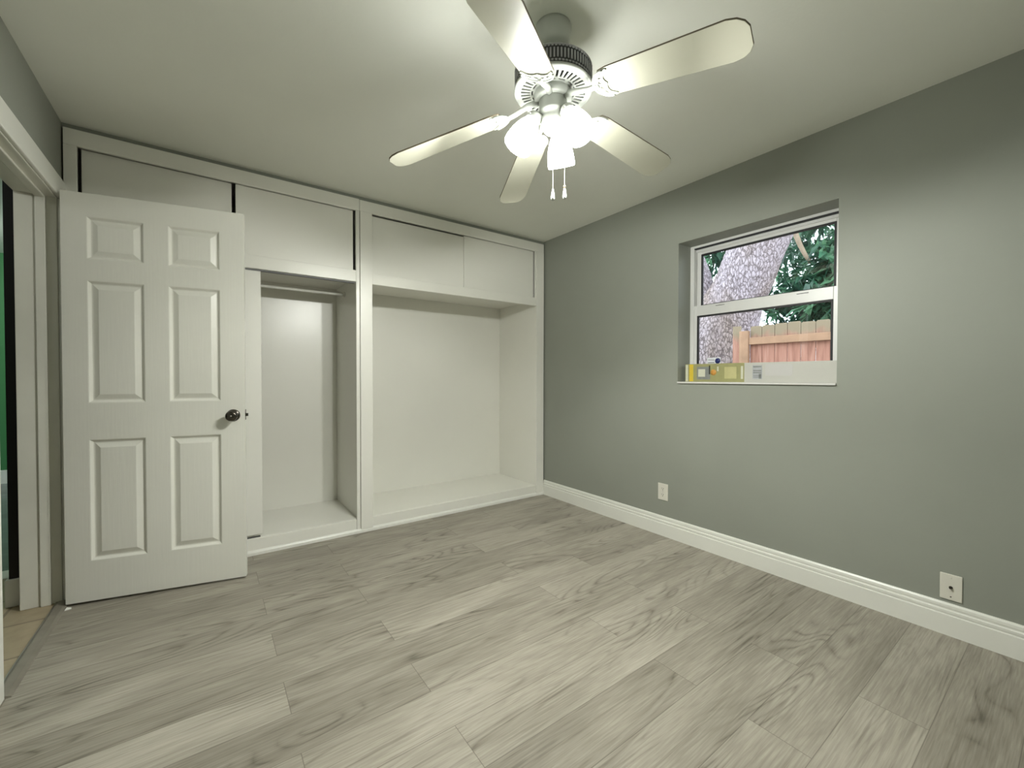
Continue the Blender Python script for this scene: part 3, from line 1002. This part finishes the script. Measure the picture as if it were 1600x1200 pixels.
# sticker on the lower pane
st = thing('window_sticker', 'small white sticker with a navy dot on the lower window pane', 'sticker', (0.160, -1.530, 1.214))
st_b = bx(-0.0008, 0.0, -0.095, 0.0, -0.030, 0.045).build('sticker_sheet', M_sticker, st)
MB().lathe([(0, 0), (0.0185, 0), (0.0185, 0.0006), (0, 0.0006)], 24, mx=Matrix.Translation((-0.0008, -0.074, 0.022)) @ Matrix.Rotation(-PI / 2, 4, 'Y')).build('round_emblem', M_blue, st)
lt = MB()
lt.box(-0.0014, -0.0007, -0.052, -0.008, 0.027, 0.031).box(-0.0014, -0.0007, -0.052, -0.006, 0.008, 0.014)
lt.build('printed_lines', M_boxgrey, st)

# ------------------------------------------------------------------ wall plates
ot = thing('wall_outlet', 'small almond duplex outlet plate low on the wall below the window', 'outlet', (0, -1.303, 0.311))
MB().prism([(-0.0395, -0.059), (0.0395, -0.059), (0.0395, 0.059), (-0.0395, 0.059)], 0.0, 0.005,
           mx=Matrix.Rotation(-PI / 2, 4, 'Y') @ Matrix.Rotation(PI / 2, 4, 'Z')).build('cover_plate', M_plate, ot, bevel=0.002)
for s in (1, -1):
    r = MB()
    ol = [(0.0165 * math.cos(a) * (1.0), s * 0.0215 + max(-0.0125, min(0.0125, 0.0165 * math.sin(a)))) for a in [2 * PI * i / 28 for i in range(28)]]
    r.prism(ol, 0.0045, 0.0065, mx=Matrix.Rotation(-PI / 2, 4, 'Y') @ Matrix.Rotation(PI / 2, 4, 'Z'))
    ro = r.build('receptacle', M_plate, ot)
    hl = MB()
    for yy_ in (0.0065, -0.0065):
        hl.box(-0.0069, -0.0064, yy_ - 0.0013, yy_ + 0.0013, s * 0.0215 + 0.000, s * 0.0215 + 0.0085)
    hl.box(-0.0069, -0.0064, -0.0028, 0.0028, s * 0.0215 - 0.0095, s * 0.0215 - 0.0045)
    hl.build('socket_slot', M_slot, ro)
MB().lathe([(0.0, 0.005), (0.0032, 0.005), (0.0028, 0.0063), (0.0, 0.0065)], 14, mx=Matrix.Rotation(-PI / 2, 4, 'Y')).build('screw', M_steel, ot)

cp = thing('cable_wall_plate', 'square almond cable plate with a metal connector just above the baseboard', 'wall plate', (0, -2.732, 0.2105))
MB().prism([(-0.0345, -0.0565), (0.0345, -0.0565), (0.0345, 0.0565), (-0.0345, 0.0565)], 0.0, 0.006,
           mx=Matrix.Rotation(-PI / 2, 4, 'Y') @ Matrix.Rotation(PI / 2, 4, 'Z')).build('cover_plate', M_plate, cp, bevel=0.0025)
MB().lathe([(0.0, 0.005), (0.0062, 0.005), (0.0062, 0.008), (0.0045, 0.008), (0.0045, 0.017), (0.0035, 0.0175), (0.0, 0.016)], 12,
           mx=Matrix.Rotation(-PI / 2, 4, 'Y')).build('coax_connector', M_bronze, cp)
for s in (1, -1):
    MB().lathe([(0.0, 0.0058), (0.003, 0.0058), (0.0026, 0.007), (0.0, 0.0072)], 12, mx=Matrix.Translation((0, 0, s * 0.041)) @ Matrix.Rotation(-PI / 2, 4, 'Y')).build(
        'screw', M_bronze if s < 0 else M_plate, cp)

sc = MB()
sc.add([(0, 0, 0), (0.022, -0.004, 0.0), (0.026, 0.008, 0.0), (0.010, 0.014, 0.0), (0.002, 0.002, 0.005), (0.021, -0.001, 0.008), (0.024, 0.007, 0.004), (0.010, 0.011, 0.009)],
       [(3, 2, 1, 0), (4, 5, 6, 7), (0, 1, 5, 4), (1, 2, 6, 5), (2, 3, 7, 6), (3, 0, 4, 7)])
tag(sc.build('paint_chip', M_trim, origin=(-3.182, -0.205, 0.0), rot=(0, 0, 0.4)), 'tiny white paint chip on the floor by the door hinge', 'debris')

# ------------------------------------------------------------------ hall and the green room beyond
tag(bx(-5.2, XL, -1.6, 0.44, -0.12, 0.0).build('floor_hall', M_tile), 'beige tile floor of the hall past the doorway', 'floor', 'structure')
tag(bx(-5.2, XL - 0.143, 0.44, 0.58, -0.12, 0.004).build('trim_5', M_trim), 'pale threshold across the hall floor', 'threshold', 'structure')
tag(bx(-6.0, XL - 0.143, 0.58, 3.9, -0.12, 0.0).build('floor_side', M_grey), 'glossy grey floor of the green room', 'floor', 'structure')
w = MB()
w.box(-6.0, -2.9, 3.63, 3.75, 0, H).box(-6.1, -6.0, 0.58, 3.75, 0, H).box(XL - 0.143, XL - 0.05, CD + 0.2, 3.75, 0, H)
tag(w.build('wall_side', M_green), 'dark green wall seen through the doorway', 'wall', 'structure')
tag(bx(-6.0, XL - 0.15, 3.612, 3.63, 0, 0.14).build('baseboard_side', M_trim), 'white baseboard under the green wall', 'baseboard', 'structure')
w = MB()
w.box(-5.3, -5.2, -1.7, 0.44, 0, H).box(-5.2, XL - 0.143, -1.7, -1.6, 0, H).box(-5.3, -4.4, 0.44, 0.58, 0, H)
tag(w.build('wall_hall', M_wall), 'grey hall wall past the doorway', 'wall', 'structure')
tag(bx(-6.1, XL - 0.143, -1.7, 3.9, H, H + 0.1).build('ceiling_hall', M_ceil), 'pale ceiling over the hall', 'ceiling', 'structure')
tag(bx(-3.409, XL - 0.144, 0.0, 0.43, 0.0, 2.419).build('wall_stub', M_black), 'narrow black painted wall end beyond the door jamb', 'wall', 'structure')
bb2 = MB().prism([(-3.420, -0.014), (XL - 0.145, -0.014), (XL - 0.145, -0.0005), (-3.4095, -0.0005), (-3.4095, 0.43), (-3.420, 0.43)], 0.0, 0.137)
tag(bb2.build('baseboard_hall', M_trim, bevel=0.006), 'short white baseboard under the black wall end', 'baseboard', 'structure')
hl = bpy.data.lights.new('hall_fill_light', 'POINT')  # added fill light for the green room, no fixture behind it
hl.energy = 22
hl.color = (0.93, 1.0, 0.95)
hl.shadow_soft_size = 0.12
ho = bpy.data.objects.new('hall_fill_light', hl)
COL.objects.link(ho)
ho.location = (-4.7, 2.3, 2.25)
hl2 = bpy.data.lights.new('hall_fill_light', 'POINT')  # second added fill, brightens the hall past the doorway
hl2.energy = 5
hl2.color = LAMP_COLOR
hl2.shadow_soft_size = 0.1
ho = bpy.data.objects.new('hall_fill_light', hl2)
COL.objects.link(ho)
ho.location = (-4.3, -0.7, 2.25)

# ------------------------------------------------------------------ outside the window
tag(bx(0.221, 14, -9, 9, -0.25, -0.10).build('ground', M_dirt), 'bare soil yard outside the window', 'ground', 'structure')

fence = thing('fence', 'red cedar board fence outside the window with one heavy rail', 'fence', (3.0, -1.6, -0.10))


def fence_part(mb, name, mat, bevel=0.003):
    o = mb.build(name, mat, fence, bevel=bevel)
    o.matrix_parent_inverse = Matrix.Translation((-3.0, 1.6, 0.10))
    return o


y = -0.517
rr = random.Random(3)
while y > -5.2:
    wd = rr.uniform(0.138, 0.150)
    zt = 1.775 + rr.uniform(-0.012, 0.016)
    m = MB()
    x0 = 3.0 + rr.uniform(0, 0.008)
    c = 0.014
    m.prism([(y, -0.10), (y - wd + 0.004, -0.10), (y - wd + 0.004, zt - c), (y - wd + 0.004 + c, zt), (y - c, zt), (y, zt - c)], x0, x0 + 0.018,
            mx=Matrix(((0, 0, 1, 0), (1, 0, 0, 0), (0, 1, 0, 0), (0, 0, 0, 1))))
    fence_part(m, 'board', M_cedar)
    y -= wd
m = MB().box(3.0, 3.018, -0.400, -0.296, -0.10, 1.795)
fence_part(m, 'board', M_cedar)
fence_part(MB().box(2.945, 2.998, -0.405, -0.515, -0.10, 1.722), 'post', M_rail)
fence_part(MB().box(2.945, 2.998, -2.60, -2.70, -0.10, 1.722), 'post', M_rail)
fence_part(MB().box(2.958, 2.998, -2.598, -0.517, 1.545, 1.632), 'rail', M_rail)
fence_part(MB().box(2.958, 2.998, -5.2, -2.702, 1.545, 1.632), 'rail', M_rail)
fence_part(MB().box(2.958, 2.998, -2.598, -0.517, 0.30, 0.39), 'rail', M_rail)


def bark_tube(mb, pts, rads, seg=110, rings=150, amp=0.035, seed=0.0):
    """Thick limb through pts, its surface broken into bark plates."""
    P = [Vector(p) for p in pts]
    n = len(P)

    def samp(t):
        s = t * (n - 1); i = min(int(s), n - 2); f_ = s - i
        p0, p1, p2, p3 = P[max(i - 1, 0)], P[i], P[i + 1], P[min(i + 2, n - 1)]
        c = 0.5 * ((2 * p1) + (p2 - p0) * f_ + (2 * p0 - 5 * p1 + 4 * p2 - p3) * f_ ** 2 + (3 * p1 - p0 - 3 * p2 + p3) * f_ ** 3)
        return c, rads[i] * (1 - f_) + rads[i + 1] * f_
    vs, fs = [], []
    for i in range(rings):
        t = i / (rings - 1)
        c, r = samp(t)
        c2, _ = samp(min(1, t + 0.01)); c1, _ = samp(max(0, t - 0.01))
        tg = (c2 - c1).normalized()
        u = tg.cross(Vector((1, 0, 0.1))).normalized(); w_ = tg.cross(u)
        for k in range(seg):
            a = 2 * PI * k / seg
            d = u * math.cos(a) + w_ * math.sin(a)
            q = c + d * r
            big = noise.noise(q * 1.7 + Vector((seed, 0, 0))) * 0.10 * r
            vd_, _ = noise.voronoi(Vector((q.x, q.y, q.z * 0.42)) * 17 + noise.noise_vector(q * 4) * 0.5)
            ed = min(0.35, vd_[1] - vd_[0])
            vs.append(q + d * (big + amp * (ed - 0.2)))
    for i in range(rings - 1):
        for k in range(seg):
            k2 = (k + 1) % seg
            fs.append((i * seg + k, i * seg + k2, (i + 1) * seg + k2, (i + 1) * seg + k))
    mb.add(vs, fs, 0, True)


def leaf_cloud(mb, count, cen, half, seed, size=(0.10, 0.22), mat_n=2, flat=0.5, keep=None):
    """Pointed leaves, folded along the midrib, hanging in small sprays."""
    r = random.Random(seed)
    done = 0
    while done < count:
        c = Vector((cen[0] + r.uniform(-1, 1) * half[0], cen[1] + r.uniform(-1, 1) * half[1], cen[2] + r.uniform(-1, 1) * half[2]))
        if keep and not keep(c):
            continue
        th_, ph_ = r.uniform(0, 2 * PI), r.uniform(-0.9, 0.35)
        main = Vector((math.cos(th_) * math.cos(ph_), math.sin(th_) * math.cos(ph_), math.sin(ph_)))
        mat = 0 if r.random() < 0.7 else 1
        for q in range(r.randint(5, 9)):
            d = (main + Vector((r.gauss(0, .55), r.gauss(0, .55), r.gauss(-.15, .45)))).normalized()
            Ln = r.uniform(*size)
            W_ = Ln * r.uniform(0.13, 0.20)
            s = d.cross(Vector((r.gauss(0, .4), r.gauss(0, .4), 1))).normalized()
            nrm = s.cross(d)
            o = c + Vector((r.gauss(0, .06), r.gauss(0, .06), r.gauss(0, .06)))
            droop = Vector((0, 0, -Ln * r.uniform(0.05, 0.3)))
            mid = o + d * Ln * 0.45
            tip = o + d * Ln + droop
            vs = [o, mid + s * W_ + nrm * W_ * 0.3, tip, mid - s * W_ + nrm * W_ * 0.3, mid + droop * 0.1]
            mb.add(vs, [(0, 1, 4), (1, 2, 4), (2, 3, 4), (3, 0, 4)], mat, False)
            done += 1


big = thing('tree', 'massive grey barked tree forking behind the fence', 'tree', (4.0, 0.5, -0.10))
tm = MB()
bark_tube(tm, [(4.0, 0.56, -0.12), (4.0, 0.50, 0.8), (4.0, 0.42, 1.6), (4.0, 0.30, 2.08), (4.0, 0.10, 2.50), (4.0, -0.19, 3.12), (4.05, -0.60, 4.0), (4.1, -1.1, 5.2)],
          [0.74, 0.62, 0.58, 0.47, 0.385, 0.37, 0.34, 0.30], rings=220)
bark_tube(tm, [(4.05, 0.60, 0.6), (4.05, 0.70, 1.5), (4.05, 0.845, 2.2), (4.05, 0.90, 2.75), (4.1, 1.12, 3.4), (4.3, 1.6, 4.8)],
          [0.40, 0.40, 0.33, 0.29, 0.27, 0.22], seed=4.0, seg=80, rings=150)
to = tm.build('trunk', M_bark, big)
to.matrix_parent_inverse = Matrix.Translation((-4.0, -0.5, 0.10))


def shrub_tree(name, label, loc, stems, clouds, group='leafy trees beyond the fence', mats=(M_leaf_a, M_leaf_b)):
    t = thing(name, label, 'tree', loc, group=group)
    inv = Matrix.Translation((-loc[0], -loc[1], -loc[2]))
    s = MB()
    for pts, r0, r1 in stems:
        k = len(pts)
        s.tube(pts, [r0 + (r1 - r0) * i / (k - 1) for i in range(k)], 10)
    so_ = s.build('branches', M_twig, t); so_.matrix_parent_inverse = inv
    l_ = MB()
    for c in clouds:
        leaf_cloud(l_, **c)
    lo2 = l_.build('foliage', list(mats), t); lo2.matrix_parent_inverse = inv
    return t


shrub_tree('leafy_tree', 'dark glossy leaved tree above the fence, with a bare hanging branch', (6.0, -1.5, -0.10),
           [([(6.0, -1.5, -0.12), (6.0, -1.45, 1.2), (6.0, -1.3, 2.6), (6.0, -1.1, 4.4)], 0.10, 0.05),
            ([(5.62, 0.10, 4.45), (5.50, 0.02, 3.90), (5.44, -0.105, 3.60), (5.42, -0.19, 3.36), (5.42, -0.27, 3.17), (5.42, -0.345, 3.02)], 0.055, 0.026),
            ([(6.0, -1.12, 4.3), (5.9, -0.5, 4.7), (5.7, 0.02, 4.62), (5.62, 0.10, 4.45)], 0.06, 0.055),
            ([(6.0, -1.4, 1.8), (6.1, -0.9, 2.2), (6.2, -0.2, 2.5)], 0.04, 0.012)],
           [dict(count=2500, cen=(6.15, -0.75, 3.4), half=(0.55, 1.25, 1.4), seed=5, size=(0.16, 0.34)),
            dict(count=700, cen=(5.7, -0.62, 2.75), half=(0.25, 0.35, 0.6), seed=8, size=(0.20, 0.40)),
            dict(count=1000, cen=(6.15, 0.1, 2.25), half=(0.5, 1.0, 0.5), seed=9, size=(0.14, 0.28))])
shrub_tree('leafy_tree', 'dim bluish tree seen behind the left fork of the big trunk', (7.6, 3.0, -0.10),
           [([(7.6, 3.0, -0.12), (7.6, 2.9, 1.6), (7.6, 2.8, 3.2), (7.6, 2.6, 4.6)], 0.12, 0.05)],
           [dict(count=1900, cen=(7.7, 2.75, 4.75), half=(0.5, 1.4, 0.95), seed=15, size=(0.18, 0.34)),
            dict(count=1000, cen=(7.7, 3.3, 2.6), half=(0.5, 1.0, 0.9), seed=16, size=(0.16, 0.32))])
shrub_tree('leafy_tree', 'leafy tree farthest back, showing between gaps behind the tree with the bare branch', (9.0, -1.0, -0.10),
           [([(9.0, -1.0, -0.12), (9.0, -0.9, 1.6), (9.0, -0.6, 3.2), (9.0, -0.4, 4.6)], 0.12, 0.05)],
           [dict(count=2200, cen=(9.2, -0.4, 4.0), half=(0.5, 2.0, 1.8), seed=25, size=(0.18, 0.36))])
